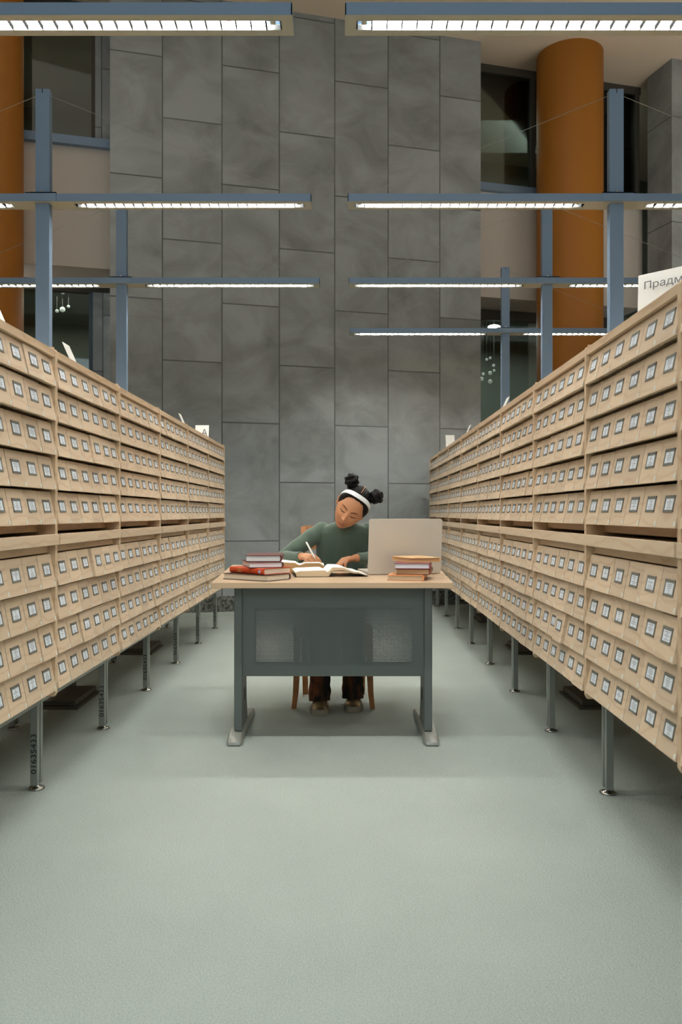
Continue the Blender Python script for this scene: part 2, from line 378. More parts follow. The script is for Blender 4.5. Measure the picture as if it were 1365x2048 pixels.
# ---------------------------------------------------------------- rows of card cabinets
W = .865; DEP = .55
LEFT = dict(o=Vector((-1.076, 0, 0)), ang=-.00275, s=-1)
RIGHT = dict(o=Vector((.864, 0, 0)), ang=-.01375, s=1)
def rowpt(R, u, v, z=0):
    """u outward from the drawer fronts (away from the aisle), v along the aisle"""
    d = Vector((math.sin(-R['ang']), math.cos(R['ang']), 0)); n = Vector((R['s']*math.cos(R['ang']), 0, 0))
    return R['o']+d*v+n*u+Vector((0, 0, z))
def rowrot(R):   # local x runs to the right seen from the aisle, local y into the cabinet
    return (PI/2 if R['s'] < 0 else -PI/2)+R['ang']
# shared meshes
b = MB(); t = .0125; bw = M['beech_body']
for x in (0, W-t):
    b.prism([(-.006, .385), (.0, .373), (DEP, .373), (DEP, 1.664), (-.002, 1.664), (-.006, 1.655)], 'x', x+.0003, x+t-.0003, bw)
b.box(.0005, .006, .004, DEP-.02, 1.664, 1.673, bw); b.box(W-.006, W-.0005, .004, DEP-.02, 1.664, 1.673, bw)
b.box(t, W-t, -.003, DEP, 1.634, 1.661, bw)
b.box(t, W-t, DEP-.01, DEP, .40, 1.634, bw)
b.box(t, W-t, .03, DEP-.01, .388, .399, bw)
b.box(t, W-t, .022, DEP-.01, .908, .932, bw)
b.box(t, W-t, .06, DEP-.01, .985, 1.012, bw)
for k in range(5): b.box(t, W-t, .08, DEP-.01, 1.524-.1275*k-.006, 1.524-.1275*k-.001, bw)
ME_BODY = b.mesh('cabinet_body')
DW = (W-2*t)/6
YB, DTL = -.011, .024
def drawer_mesh(h):
    b = MB(); w = DW-.0022
    b.prism([(YB, 0), (YB+.015, 0), (YB+DTL+.013, h), (YB+DTL, h)], 'x', .0011, .0011+w, M['beech'])
    b.box(.005, DW-.005, .012, .42, .006, h*.72, M['beech'])
    return b.mesh('drawer')
ME_DR = drawer_mesh(.1195); ME_DR1 = drawer_mesh(.107)
SL = math.atan(DTL/.1195)
b = MB(); hw, hh = .0345, .0235
b.box(-hw, hw, -.0016, .0006, hh-.009, hh, M['holder']); b.box(-hw, hw, -.0016, .0006, -hh, -hh+.0065, M['holder'])
b.box(-hw, -hw+.006, -.0016, .0006, -hh, hh, M['holder']); b.box(hw-.006, hw, -.0016, .0006, -hh, hh, M['holder'])
b.box(-hw+.002, hw-.002, -.0004, .0006, -hh+.002, hh-.002, M['holder'])
ME_HOLD = b.mesh('label_holder')
b = MB(); b.box(-.0280, .0280, -.0009, -.0002, -.0168, .0142, M['card']); ME_CARD = b.mesh('label_card')
b = MB(); b.box(-.0055, .0055, -.0006, .0006, -.0065, .0065, M['sticker']); ME_STK = b.mesh('number_sticker')
def shelf_mesh(a, c):
    b = MB(); b.box(a, c, -.015, -.002, .937, .977, M['beech'], .0015); b.box(a+.014, c-.014, -.003, .44, .945, .972, M['beech']); return b.mesh('pull_out_shelf')
ME_SH = shelf_mesh(.004, W-.004); ME_SHA = shelf_mesh(.004, W*.555); ME_SHB = shelf_mesh(W*.565, W-.003)

def cabinet(R, v0, label, near, split=False, grp=None):
    """v0 = near end of the unit along the aisle"""
    p = rowpt(R, 0, v0 if R['s'] < 0 else v0+W)
    th = thing('card_catalog_cabinet', label, 'cabinet', p, rowrot(R), grp)
    link('body', ME_BODY, th)
    if split: link('pull_out_shelf', ME_SHA, th, (0, -.004, 0)); link('pull_out_shelf', ME_SHB, th, (0, .002, 0))
    else: link('pull_out_shelf', ME_SH, th, (0, random.uniform(-.004, .004), 0))
    rows = [(1.524-.1275*k, k == 0) for k in range(5)]+[(.784-.1285*k, False) for k in range(4)]
    for ri, (z, first) in enumerate(rows):
        low = ri >= 5
        push = [0]*6
        r = random.random()
        if r < (.55 if low else .25):
            c0 = random.randint(0, 5); c1 = random.randint(c0, 5); amt = random.choice((.004, .007, .012 if low else .005))
            for c in range(c0, c1+1): push[c] = amt
        for c in range(6):
            y = -push[c]-random.uniform(0, .0012)
            d = link('drawer', ME_DR1 if first else ME_DR, th, (t+c*DW, y, z+random.uniform(-.0006, .0006)))
            d.rotation_euler = (0, 0, random.uniform(-.003, .003))
            hz = .060 if first else .066
            yy = YB+hz*DTL/(.107 if first else .1195)
            e = (-(SL if not first else math.atan(DTL/.107)), 0, 0)
            link('label_holder', ME_HOLD, d, (DW/2+random.uniform(-.002, .002), yy-.0006, hz), e)
            if near:
                link('label_card', ME_CARD, d, (DW/2+random.uniform(-.001, .001), yy-.0008, hz), e)
                link('number_sticker', ME_STK, d, (DW-.011, YB+.011*.25-.0006, .011), e)
            else:
                link('label_card', ME_CARD, d, (DW/2, yy-.0008, hz), e)
    return th
ordn = ['first', 'second', 'third', 'fourth', 'fifth', 'sixth', 'seventh', 'eighth', 'ninth']
for k in range(-1, 6):
    v0 = 2.185+W*k
    n = 5-k
    if k == 1: lab = 'beech card cabinet with a divided pull-out shelf under the leaning card beside the post'
    elif k == -1: lab = 'beech card cabinet nearest the camera on the stencilled-leg stand'
    elif n == 0: lab = 'beech card cabinet at the stone wall end of the stencilled-leg row'
    else: lab = 'beech card cabinet on the stencilled-leg stand, %s from its stone wall end' % ordn[n]
    cabinet(LEFT, v0, lab, 0 <= k < 4, split=(k == 1), grp='card cabinets on the stand with stencilled legs')
for k in range(-1, 9):
    v0 = 1.28+W*k
    n = 8-k
    if k == -1: lab = 'beech card cabinet nearest the camera on the unmarked-leg stand'
    elif n == 0: lab = 'beech card cabinet at the stone wall end of the row on unmarked legs'
    elif k == 1: lab = 'beech card cabinet under the large white sign with Cyrillic lettering'
    else: lab = 'beech card cabinet on the stand with unmarked legs, %s from its stone wall end' % ordn[n]
    cabinet(RIGHT, v0, lab, k in (1, 2, 3, 4), grp='card cabinets on the stand with unmarked legs')

# steel stands
def stand(R, va, vb, legs, stencil, label):
    th = thing('steel_stand', label, 'stand', rowpt(R, .1, va), R['ang'])
    def P(u, v, z): return rowpt(R, u, v, z)
    s = R['s']
    Xf = Matrix.Translation(-rowpt(R, .1, va)); Rz = Matrix.Rotation(-R['ang'], 4, 'Z')
    T = Matrix.Identity(4)
    # work directly in local coords: x = s*(u-.1), y = v-va
    def bx(b, u0, u1, v0, v1, z0, z1, mat, bev=0):
        xs = sorted((s*(u0-.1), s*(u1-.1))); b.box(xs[0], xs[1], v0-va, v1-va, z0, z1, mat, bev)
    for u in (.085, .525):
        b = MB(); bx(b, u, u+.03, va, vb, .325, .371, M['steel'], .002); bx(b, u-.001, u+.002, va, vb, .345, .351, M['steel']); b.obj('rail', th)
    for v in legs:
        b = MB(); bx(b, .115, .525, v+.01, v+.035, .335, .365, M['steel']); b.obj('cross_bar', th)
        for u in (.084, .524):
            b = MB()
            bx(b, u, u+.028, v, v+.022, .02, .345, M['steel'], .0015)
            bx(b, u+.004, u+.028, v+.022, v+.036, .02, .345, M['steel'])
            bx(b, u, u+.028, v+.036, v+.058, .02, .345, M['steel'], .0015)
            lg = b.obj('leg', th)
            b = MB(); cx_ = s*(u+.014-.1); cy = v+.029-va
            b.loft([[(cx_+r_*math.cos(a*PI/10), cy+r_*math.sin(a*PI/10), z) for a in range(20)] for r_, z in ((.03, 0), (.032, .004), (.026, .009), (.009, .012), (.009, .022))], M['chrome'])
            b.obj('levelling_foot', lg, True)
            if stencil and u < .2:
                me = textmesh('01635433', .030, .0004, 1.0); me.materials.append(M['ink'])
                xs = [v_.co.x for v_ in me.vertices]; k_ = .15/(max(xs)-min(xs))
                for v_ in me.vertices: v_.co.x *= k_
                o = link('stencilled_number', me, lg, (cx_+.010, v-va-.0006, .065), Euler((PI/2, -PI/2, 0), 'XYZ'))
    return th
lg_l = [1.356+.872*k for k in range(8)]
stand(LEFT, 1.30, 7.53, lg_l, True, 'grey steel stand with black numbers stencilled up its legs')
lg_r = [.41+.88*k for k in range(11)]
stand(RIGHT, .40, 9.24, lg_r, False, 'grey steel stand with unmarked legs under the row below the white sign')

# the rows standing back to back with these, beyond the posts (their far sides are never seen)
b = MB()
for x in (.0006, W-t): b.box(x, x+t-.0006, 0, DEP, .373, 1.664, bw)
b.box(t, W-t, 0, DEP, 1.634, 1.661, bw); b.box(t, W-t, DEP-.01, DEP, .40, 1.634, bw); b.box(t, W-t, .01, DEP-.01, .388, .40, bw)
for z_ in [1.524-.1275*k for k in range(5)]+[.784-.1285*k for k in range(4)]:
    b.prism([(YB, z_), (.03, z_), (.03, z_+.12 if z_ < 1.52 else z_+.107), (YB+DTL, z_+.12 if z_ < 1.52 else z_+.107)], 'x', t, W-t, M['beech'])
b.box(.004, W-.004, -.026, .02, .936, .979, M['beech'])
ME_BACK = b.mesh('card_catalog_cabinet')
for R_, v00, n_, nm in ((LEFT, 1.32, 7, 'stencilled-leg'), (RIGHT, .415, 10, 'unmarked-leg')):
    for k in range(n_):
        p = rowpt(R_, .83+DEP, v00+W*k+(W if R_['s'] < 0 else 0))
        o = link('card_catalog_cabinet', ME_BACK, None, p, (0, 0, rowrot(R_)+PI))
        tag(o, 'card cabinet back to back with the %s row, behind the light posts' % nm, 'cabinet', 'card cabinets back to back with the %s row' % nm)
    th = thing('steel_stand', 'plain grey steel stand under the back-to-back cabinets of the %s row' % nm, 'stand', rowpt(R_, 0, v00), R_['ang'])
    s = R_['s']
    for u in (.86, 1.30):
        b = MB(); xs = sorted((s*u, s*(u+.03))); b.box(xs[0], xs[1], 0, n_*W, .325, .371, M['steel']); b.obj('rail', th)
        for k in range(n_+1):
            b = MB(); y_ = min(k*W, n_*W-.06); b.box(xs[0], xs[1], y_, y_+.055, 0, .345, M['steel']); b.obj('leg', th)

# ---------------------------------------------------------------- light posts with cross arms
def lightpost(R, v, label, post_vis=True):
    s = R['s']; UC = .68
    p0 = rowpt(R, UC, v)
    th = thing('light_post', label, 'light', p0, 0, 'light posts with cross arms over the cabinets')
    bl = M['blue_metal']
    z0 = 2.864; A = 1.57; D = .13
    b = MB(); b.box(-.041, .041, .025, .075, .045, 3.53, bl, .002); b.box(-.003, .003, .0248, .03, 3.505, 3.531, M['black']); pp = b.obj('post', th)
    b = MB(); x_ = sorted((-s*.33, s*.14)); b.box(x_[0], x_[1], -.36, .05, 0, .014, M['dark_steel'], .002); b.box(x_[0]+.02, x_[1]-.02, -.34, .045, .014, .045, M['dark_steel'], .006); b.obj('base_plate', th)
    # housing: fascia boards + underside strips leaving two apertures
    b = MB()
    b.box(-A, A, 0, .004, z0, z0+.042, bl); b.box(-A, A, D-.004, D, z0, z0+.042, bl)
    b.box(-A, A, 0, D, z0+.042, z0+.045, bl); b.box(-A+.04, A-.04, .03, .1, z0+.045, z0+.054, bl, .002)
    b.box(-A, -A+.004, 0, D, z0, z0+.042, bl); b.box(A-.004, A, 0, D, z0, z0+.042, bl)
    u_ = M['underside']
    b.box(-A, A, 0.0005, .033, z0-.001, z0+.002, u_); b.box(-A, A, .093, D-.0005, z0-.001, z0+.002, u_)
    b.box(-A, -A+.045, .033, .093, z0-.001, z0+.002, u_); b.box(A-.045, A, .033, .093, z0-.001, z0+.002, u_)
    b.box(-.185, .185, .033, .093, z0-.001, z0+.002, u_)
    b.obj('cross_arm', th)
    for sg in (-1, 1):
        x0, x1 = sorted((sg*.185, sg*(A-.045)))
        b = MB()
        n = 24; cw = (x1-x0)/n
        b.box(x0, x1, .033, .036, z0-.002, z0+.018, M['louvre']); b.box(x0, x1, .090, .093, z0-.002, z0+.018, M['louvre'])
        b.box(x0, x1, .036, .09, z0+.034, z0+.037, M['louvre'])
        for i in range(n+1): b.box(x0+i*cw-.0022, x0+i*cw+.0022, .036, .09, z0-.001, z0+.016, M['blade'])
        for xx in (x0+cw*.5, x1-cw*.5): b.box(xx-.012, xx+.008, .05, .075, z0+.008, z0+.03, M['underside'])
        lv = b.obj('louvre', th)
        b = MB(); b.box(x0+cw, x1-cw, .037, .089, z0+.017, z0+.03, M['tube'], 0); b.obj('fluorescent_tube', lv)
    b = MB(); b.box(-.09, .09, -.006, -.0005, z0, z0+.052, bl); b.box(-.09, .09, D+.0005, D+.006, z0, z0+.052, bl); b.box(-.09, .09, -.006, D+.006, z0+.046, z0+.052, bl)
    b.obj('sleeve', th)
    b = MB()
    for x in (-.055, .055): b.box(x-.005, x+.005, .005, .02, z0+.052, z0+.058, M['dark_steel'])
    b.box(-.01, .01, .018, .026, z0+.06, z0+.07, M['chrome']); b.obj('bolt', th)
    for sg in (-1, 1):
        b = MB(); b.tube([(sg*.04, .05, 3.50), (sg*(A-.08), .06, z0+.05)], .0013, M['cable'], 6); b.obj('guy_cable', th)
    return th
for R, row in ((LEFT, 'stencilled-leg'), (RIGHT, 'unmarked-leg')):
    w = ('light arm over the stencilled-leg row', 'light arm over the unmarked-leg row')[R is RIGHT]
    lightpost(R, 2.97, 'blue-grey louvred %s, highest in view' % w)
    lightpost(R, 4.745, 'blue-grey post with its tall top above the louvred %s' % w)
    lightpost(R, 6.44, 'thinner post with louvred %s, behind the taller post' % w)
lightpost(RIGHT, 8.20, 'farthest blue-grey post with the lowest louvred light arm, nearest the stone wall')

# ---------------------------------------------------------------- cards and sign on the cabinets
TOPZ = 1.675
def lean_card(R, v, wdt, hgt, u, label, text=None):
    """small card leaning away from the aisle, standing on a little foot"""
    p = rowpt(R, u, v, 1.661); th = thing('card_sign', label, 'sign', p, rowrot(R), 'small white cards standing on the cabinets')
    lean = math.radians(24)
    b = MB(); X = Matrix.Rotation(-lean, 4, 'X'); b.box(-wdt/2, wdt/2, -.0015, .0015, .004, hgt, M['sign'], .001, X); 
    pn = b.obj('panel', th)
    b = MB(); b.box(-wdt/2, wdt/2, -.002, .05, 0, .004, M['sign']); b.prism([(.004, .002), (.05, .002), (math.sin(lean)*hgt*.6+.002, math.cos(lean)*hgt*.6)], 'x', -.002, .002, M['sign']); b.obj('foot', th)
    return th
lean_card(LEFT, 2.875, .10, .16, .10, 'white leaning card at the edge of the photo, before the tall blue post')
lean_card(LEFT, 3.66, .09, .165, .10, 'white leaning card on the cabinet with the divided shelf')
lean_card(LEFT, 6.20, .09, .16, .10, 'white leaning card small in front of the stone wall, beyond the post')
lean_card(RIGHT, 5.44, .10, .178, .10, 'white leaning card in front of the farthest blue post')
lean_card(RIGHT, 7.20, .10, .185, .10, 'white leaning card between the stone wall joint and the next wider card')
def plate(pos, rz, w, h, label, lean=8):
    th = thing('white_sign', label, 'sign', pos, rz)
    X = Matrix.Rotation(-math.radians(lean), 4, 'X')
    b = MB(); b.box(0, w, -.002, .002, .003, h, M['sign'], .001, X); pn = b.obj('panel', th)
    b = MB(); b.box(0, w, -.003, .06, 0, .003, M['sign']); b.obj('foot', th)
    return th, pn, X
# large sign with Cyrillic lettering
th, pn, X = plate((1.086, 3.0, 1.6735), math.atan2(-.122, .115), .42, .254, 'large white sign with thin grey Cyrillic lettering on the nearest visible cabinet', 3)
me = textmesh('Прадм', .038, .0002, 1.18); me.materials.append(M['sign_ink'])
o = link('lettering', me, pn, (.026, -.0030, .195), (PI/2-math.radians(3), 0, 0)); 
# letter card at the far end (a dark letter A partly seen)
th, pn, X = plate(tuple(rowpt(LEFT, .13, 6.95, 1.661)), 0, .115, .145, 'pale card with a dark letter facing the camera at the far end of its row', 10)
th.location.x -= .055
me = textmesh('А', .075, .0002, 1.0); me.materials.append(M['sign_ink']); link('lettering', me, pn, (.055, -.006, .055), (PI/2-math.radians(10), 0, 0))
th, pn, X = plate(tuple(rowpt(RIGHT, .0, 7.78, 1.661)), 0, .085, .15, 'wider white card facing the camera near the stone wall end of its row', 20)
th.location.x += .03

# ---------------------------------------------------------------- desk
DX0, DX1, DY0, DT = -.583, .505, 3.66, .742
dk = thing('desk', 'desk with pale wood top, grey perforated panel and T-shaped feet', 'desk', ((DX0+DX1)/2, 3.66, 0))
cxd = (DX0+DX1)/2
out = [(-.544, 0), (.544, 0), (.592, .88), (.60, 1.20), (.585, 1.22), (.50, 1.20), (.42, .98), (.33, .87), (.2, .82), (0, .80), (-.2, .82), (-.33, .87), (-.42, .98), (-.52, 1.24), (-.605, 1.30), (-.62, 1.28)]
bm = bmesh.new(); vs = [bm.verts.new((x, y, DT-.024)) for x, y in out]; f = bm.faces.new(vs)
r_ = bmesh.ops.extrude_face_region(bm, geom=[f]); bmesh.ops.translate(bm, vec=(0, 0, .024), verts=[v for v in r_['geom'] if isinstance(v, bmesh.types.BMVert)])
bmesh.ops.recalc_face_normals(bm, faces=bm.faces); bmesh.ops.bevel(bm, geom=bm.edges[:], offset=.0015, segments=2, affect='EDGES')
b = MB(); b.bm(bm, M['desk_wood']); b.obj('tabletop', dk)
# panel
pw_ = (.3845+.4565)/2-.001; pcx = (-.4565+.3845)/2
b = MB(); b.box(-pw_, pw_, -.0007, .0007, -.184, .234, M['perf'])
pc = b.obj('modesty_panel', dk, loc=(pcx-cxd, .125, .484))
b = MB(); b.box(-pw_, pw_, 0, .02, -.003, 0, M['desk_metal']); b.box(-pw_, pw_, 0, .02, 0, .003, M['desk_metal'])
b.obj('panel_edge', pc, loc=(0, .0008, -.184+.003))
# the inner perforated sheet 5 cm behind; its holes line up with the outer ones only in patches
def nearest(v_, o_, p_): return o_+(round((v_-o_)/p_-.5)+.5)*p_
fx_ = nearest(-.338, pcx, PX); fz_ = nearest(.444, .484, PZ); kb = (3.785+.052)/3.785
bx_, bz_ = fx_*kb, CAMH+(fz_-CAMH)*kb
ox_ = bx_-(round((bx_-pcx)/PX-.5)+.5)*PX; oz_ = bz_-(round((bz_-.484)/PZ-.5)+.5)*PZ
b = MB(); b.box(-pw_+.02, pw_-.02, -.0007, .0007, -.175, .228, M['perf'])
b.obj('inner_panel', dk, loc=(ox_-cxd, .125+.052, oz_))
for sx, xa, xb in ((-1, -.4935, -.457), (1, .3845, .421)):
    b = MB(); xa -= cxd; xb -= cxd
    # front channel and the flaring side plate
    b.box(xa, xb, .11, .15, .05, .718, M['desk_metal'], .003)
    xi = xb if sx < 0 else xa
    xo = sorted((xi, xi-.012*(1 if sx < 0 else -1)))
    b.prism([(.15, .045), (.34, .045), (.30, .16), (.285, .35), (.28, .718), (.15, .718)], 'x', xo[0], xo[1], M['desk_metal'])
    b.box(xa, xb, .265, .285, .16, .718, M['desk_metal'], .002)
    lg = b.obj('leg', dk)
    b = MB(); xq = xi+(.0005 if sx < 0 else -.0005); ys = .215
    b.loft([[(xq+dx, ys+.014*math.cos(a*PI/8), .20+.030*math.sin(a*PI/8)) for a in range(16)] for dx in (-.001, .001)], M['black']); b.obj('cable_slot', lg)
    xc = (xa+xb)/2+(-.010 if sx < 0 else .010)
    # foot: low, long, chamfered to a thin rounded toe
    rings = []
    for y, hw_, h in ((.035, .026, .008), (.04, .031, .018), (.06, .034, .026), (.11, .0335, .046), (.18, .033, .058), (.32, .033, .058), (.52, .031, .040), (.655, .029, .026), (.675, .022, .012)):
        rings.append([(xc-hw_, y, .004), (xc+hw_, y, .004), (xc+hw_, y, h*.75), (xc+hw_*.8, y, h), (xc-hw_*.8, y, h), (xc-hw_, y, h*.75)])
    b = MB(); b.loft(rings, M['desk_foot']); ft = b.obj('foot', dk); smooth_by_angle(ft, 40)
    b = MB(); b.box(xc-.029, xc+.029, .042, .1, 0, .0045, M['black']); b.box(xc-.025, xc+.025, .6, .66, 0, .0045, M['black']); b.obj('glide', ft)

# ---------------------------------------------------------------- books
def rc(c): return plain('cover_%d_%d_%d' % c, srgb(*c), .42)
def book(P, z, ang, a, bb, h, cover, pages, spine, label, group, round_spine=False, bands=False, ct=.0028):
    th = thing('book', label, 'book', (P[0], P[1], z+.0003), math.radians(ang), group)
    cm = rc(cover); pm = plain('pages_%d_%d_%d' % pages, srgb(*pages), .8, 0, noise_amt=.06, nscale=300)
    b = MB()
    b.box(0, a, 0, bb, 0, ct, cm, .0006); b.box(0, a, 0, bb, h-ct, h, cm, .0006)
    if spine == '+x':
        b.prism([(a-.002, 0), (a+.004, h*.15), (a+.006, h*.5), (a+.004, h*.85), (a-.002, h), (a-.006, h-.0005), (a-.003, h*.5), (a-.006, .0005)], 'y', 0, bb, cm)
    else:
        b.prism([(.002, 0), (-.005, h*.12), (-.008, h*.5), (-.005, h*.88), (.002, h), (.006, h-.0005), (.002, h*.5), (.006, .0005)], 'y', 0, bb, cm)
    b.obj('cover', th)
    b = MB(); i0, i1 = (.004, .001) if spine == '+x' else (.001, .004)
    b.box(i0, a-i1, .004, bb-.004, ct, h-ct, pm); b.obj('pages', th)
    if bands:
        b = MB()
        for k in range(6): b.box(-.0088, -.0065, bb*.62+k*.006, bb*.62+k*.006+.0018, h*.2, h*.8, plain('gilt', srgb(214,150,90), .4, .4) if k == 0 else bpy.data.materials['gilt'])
        b.obj('spine_lines', th)
        b = MB(); X = Matrix.Translation((-.0082, .022, h*.5)) @ Matrix.Rotation(PI/2, 4, 'Y')
        n = 16; b.loft([[X @ Vector((.008*math.cos(2*PI*i/n), .008*math.sin(2*PI*i/n), zz)) for i in range(n)] for zz in (-.0006, .0006)], plain('emblem', srgb(150,160,190), .5))
        b.obj('round_emblem', th)
    return th
g1 = 'stack of books on the desk beside the open books'; g2 = 'stack of books on the desk in front of the laptop'
z = DT
book((-.334, 3.725), z, 56, .168, .272, .028, (58,44,40), (216,206,188), '+x', 'cream-paged book with a dark cover, lowest of the four under the orange-red book', g1); z += .0285
# the orange-red book turns its spine to the camera
o = book((-.354, 3.752), z, 47, .172, .238, .029, (190,66,26), (228,212,192), '-x', 'orange-red book with banded spine, second from the bottom of its stack', g1, bands=True); z += .0295
book((-.425, 3.785), z, 15, .158, .235, .026, (92,40,38), (226,224,228), '+x', 'maroon book directly on top of the orange-red book', g1); z += .0265
book((-.448, 3.835), z, 2, .166, .235, .030, (96,48,46), (226,228,226), '+x', 'maroon book with white pages, topmost of the four-book stack', g1)
z = DT
book((.214, 3.80), z, -11, .166, .205, .0245, (206,140,92), (196,178,152), '+x', 'orange-tan book lowest in the stack in front of the laptop', g2); z += .025
book((.257, 3.828), z, -9, .158, .205, .0265, (110,58,36), (178,150,116), '+x', 'brown-paged book second from the bottom, in front of the laptop', g2); z += .027
book((.250, 3.822), z, -7, .165, .20, .0265, (128,66,72), (216,220,232), '+x', 'rosy-covered book with bright white pages under the tan topmost book', g2); z += .027
book((.327, 3.850), z, 21, .155, .215, .0215, (212,172,124), (196,158,116), '+x', 'tan paper-covered book, topmost in the stack in front of the laptop', g2)

def open_book(P, ang, L_, wl, wr, profl, profr, label, pcol, ccol, lift=False):
    """x across the spread from the gutter, y along the gutter; prof = [(x fraction, z)]"""
    th = thing('open_book', label, 'book', (P[0], P[1], DT+.0003), math.radians(ang))
    pe = plain('page_edge', srgb(*pcol), .85, 0, noise_amt=.12, nscale=400)
    b = MB(); cm = plain('book_case', srgb(*ccol), .5); b.box(-wl-.003, (.004 if lift else wr+.003), -.003, L_+.003, 0, .0025, cm, .0005)
    def pev(pr, t_):
        for (t0, z0), (t1, z1) in zip(pr, pr[1:]):
            if t_ <= t1+1e-9:
                k = (t_-t0)/(t1-t0); return z0+(z1-z0)*k*k*(3-2*k)
        return pr[-1][1]
    def under(t_):      # underside of the lifted leaves
        if t_ < .05: return .0026
        return max(.0026, pev(profr, t_)-(.017*(1-t_)+.003))
    if lift:
        rg = []
        for i in range(29):
            t_ = i/28; z_ = under(t_); rg.append([(t_*(wr+.003), -.003, z_-.0022), (t_*(wr+.003), L_+.003, z_-.0022), (t_*(wr+.003), L_+.003, z_-.0002), (t_*(wr+.003), -.003, z_-.0002)])
        b.loft(rg, cm)
    b.obj('cover', th)
    for sg, w_, pr in ((-1, wl, profl), (1, wr, profr)):
        n = 28; top = []; bot = []
        def ev(t_):
            for (t0, z0), (t1, z1) in zip(pr, pr[1:]):
                if t_ <= t1+1e-9:
                    k = (t_-t0)/(t1-t0); k = k*k*(3-2*k) if k < 1 else 1; return z0+(z1-z0)*k
            return pr[-1][1]
        for i in range(n+1):
            t_ = i/n; zz = ev(t_); top.append((t_*w_*sg, zz)); 
        hz = pr[-1][1]
        b = MB(); rings = []
        bz = [.0026]*(n+1)
        for y, ins in ((0, 0), (L_, 0)):
            ring = [(x, y, z_) for x, z_ in top]+[((x-sg*.012 if i == 0 and not (lift and sg > 0) else x), y, under(abs(x)/wr) if (lift and sg > 0) else .0026) for i, (x, z_) in enumerate(reversed(top))]
            rings.append(ring)
        nn = len(rings[0]); vs = rings[0]+rings[1]
        fs = []; mats = []
        for k in range(nn):
            fs.append((k, (k+1) % nn, nn+(k+1) % nn, nn+k)); mats.append(M['paper'] if k < n else pe)
        for f_, m_ in zip(fs, mats):
            b.add([vs[i] for i in f_], [(0, 1, 2, 3)], m_)
        for i in range(n):
            for off in (0, nn):
                q_ = [vs[off+i], vs[off+i+1], vs[off+nn-2-i], vs[off+nn-1-i]]
                b.add(q_, [(0, 1, 2, 3)], pe)
        o = b.obj('page_block', th, fixn=False)
        bm = bmesh.new(); bm.from_mesh(o.data); bmesh.ops.remove_doubles(bm, verts=bm.verts, dist=1e-5); bmesh.ops.recalc_face_normals(bm, faces=bm.faces); bm.to_mesh(o.data); bm.free()
    return th
open_book((-.066, 4.0), 7, .262, .158, .198, [(0, .026), (.1, .033), (.85, .030), (1, .024)], [(0, .024), (.14, .047), (.34, .046), (.72, .024), (1, .009)],
          'open book nearest the desk front, its arched pages running toward the laptop', (206,188,158), (60,50,46), True)
open_book((-.218, 4.292), 2, .23, .15, .13, [(0, .040), (.2, .052), (.8, .056), (1, .046)], [(0, .040), (.25, .050), (.8, .050), (1, .036)],
          'thick open book under the writing hand, behind the other open book', (176,142,100), (120,90,60))

# ---------------------------------------------------------------- laptop
lp = thing('laptop', 'silver laptop seen from behind its open lid, beside the stacked books', 'laptop', (.136, 4.15, DT), math.radians(11))
LW = .385
def rrect(w, h, r, n=6):
    pts = []
    for cx_, cy_, a0 in ((w-r, r, -90), (w-r, h-r, 0), (r, h-r, 90), (r, r, 180)):
        for i in range(n+1):
            a = math.radians(a0+90*i/n); pts.append((cx_+r*math.cos(a), cy_+r*math.sin(a)))
    return pts
b = MB(); b.prism(rrect(LW, .25, .012), 'z', .003, .015, M['laptop'])
for x in (.03, LW-.03):
    for y in (.02, .23): b.box(x-.01, x+.01, y-.006, y+.006, 0, .003, M['black'])
base = b.obj('base', lp); smooth_by_angle(base, 50)
b = MB(); b.box(.03, LW-.03, .045, .14, .0148, .0156, M['key']); b.obj('keyboard', base)
lid_rot = math.radians(-0)
b = MB(); b.prism(rrect(LW, .282, .013), 'y', -.0035, .0035, M['laptop'])
lid = b.obj('lid', lp, loc=(0, -.001, .003), rot=(math.radians(6), 0, 0)); smooth_by_angle(lid, 50)
b = MB(); b.prism([(x+.006, y+.008) for x, y in rrect(LW-.012, .268, .008)], 'y', .0034, .0042, M['screen']); b.obj('screen', lid)

# ---------------------------------------------------------------- chair
ch = thing('chair', 'wooden chair the girl sits on, with curved legs, behind the desk', 'chair', (-.042, 4.4, 0))
cw_ = M['chair_wood']
def rect_tube(b, pts, w, d, mat):
    rings = []
    for (x, y, z), k in pts:
        rings.append([(x-w*k/2, y-d*k/2, z), (x+w*k/2, y-d*k/2, z), (x+w*k/2, y+d*k/2, z), (x-w*k/2, y+d*k/2, z)])
    b.loft(rings, mat)
for sg in (-1, 1):
    b = MB(); rect_tube(b, [((sg*.212, .02, 0), .72), ((sg*.203, .025, .08), .82), ((sg*.197, .03, .2), .95), ((sg*.195, .03, .44), 1.1)], .036, .036, cw_); b.obj('leg', ch)
    b = MB(); rect_tube(b, [((sg*.165, .375, 0), .9), ((sg*.17, .37, .25), 1), ((sg*.175, .385, .46), 1.05), ((sg*.18, .43, .72), 1), ((sg*.183, .50, .975), .8)], .034, .036, cw_); b.obj('leg', ch)
    b = MB(); b.box(sg*.19-.011, sg*.19+.011, .04, .37, .385, .43, cw_, .002); b.obj('apron', ch)
b = MB(); b.box(-.185, .185, .02, .045, .385, .43, cw_, .002); b.obj('apron', ch)
b = MB()
rings = []
for y, w_ in ((0, .20), (.02, .212), (.2, .215), (.38, .195), (.40, .185)):
    rings.append([(-w_, y, .432), (w_, y, .432), (w_, y, .45), (w_*.9, y, .457), (-w_*.9, y, .457), (-w_, y, .45)])
b.loft(rings, cw_); st = b.obj('seat', ch); smooth_by_angle(st, 40)
b = MB(); n = 14
rings = []
for i in range(n+1):
    x = -.18+.36*i/n; bow = .02*(1-(2*i/n-1)**2)
    rings.append([(x, .465+bow, .84), (x, .480+bow, .84), (x, .510+bow, .98), (x, .495+bow, .98)])
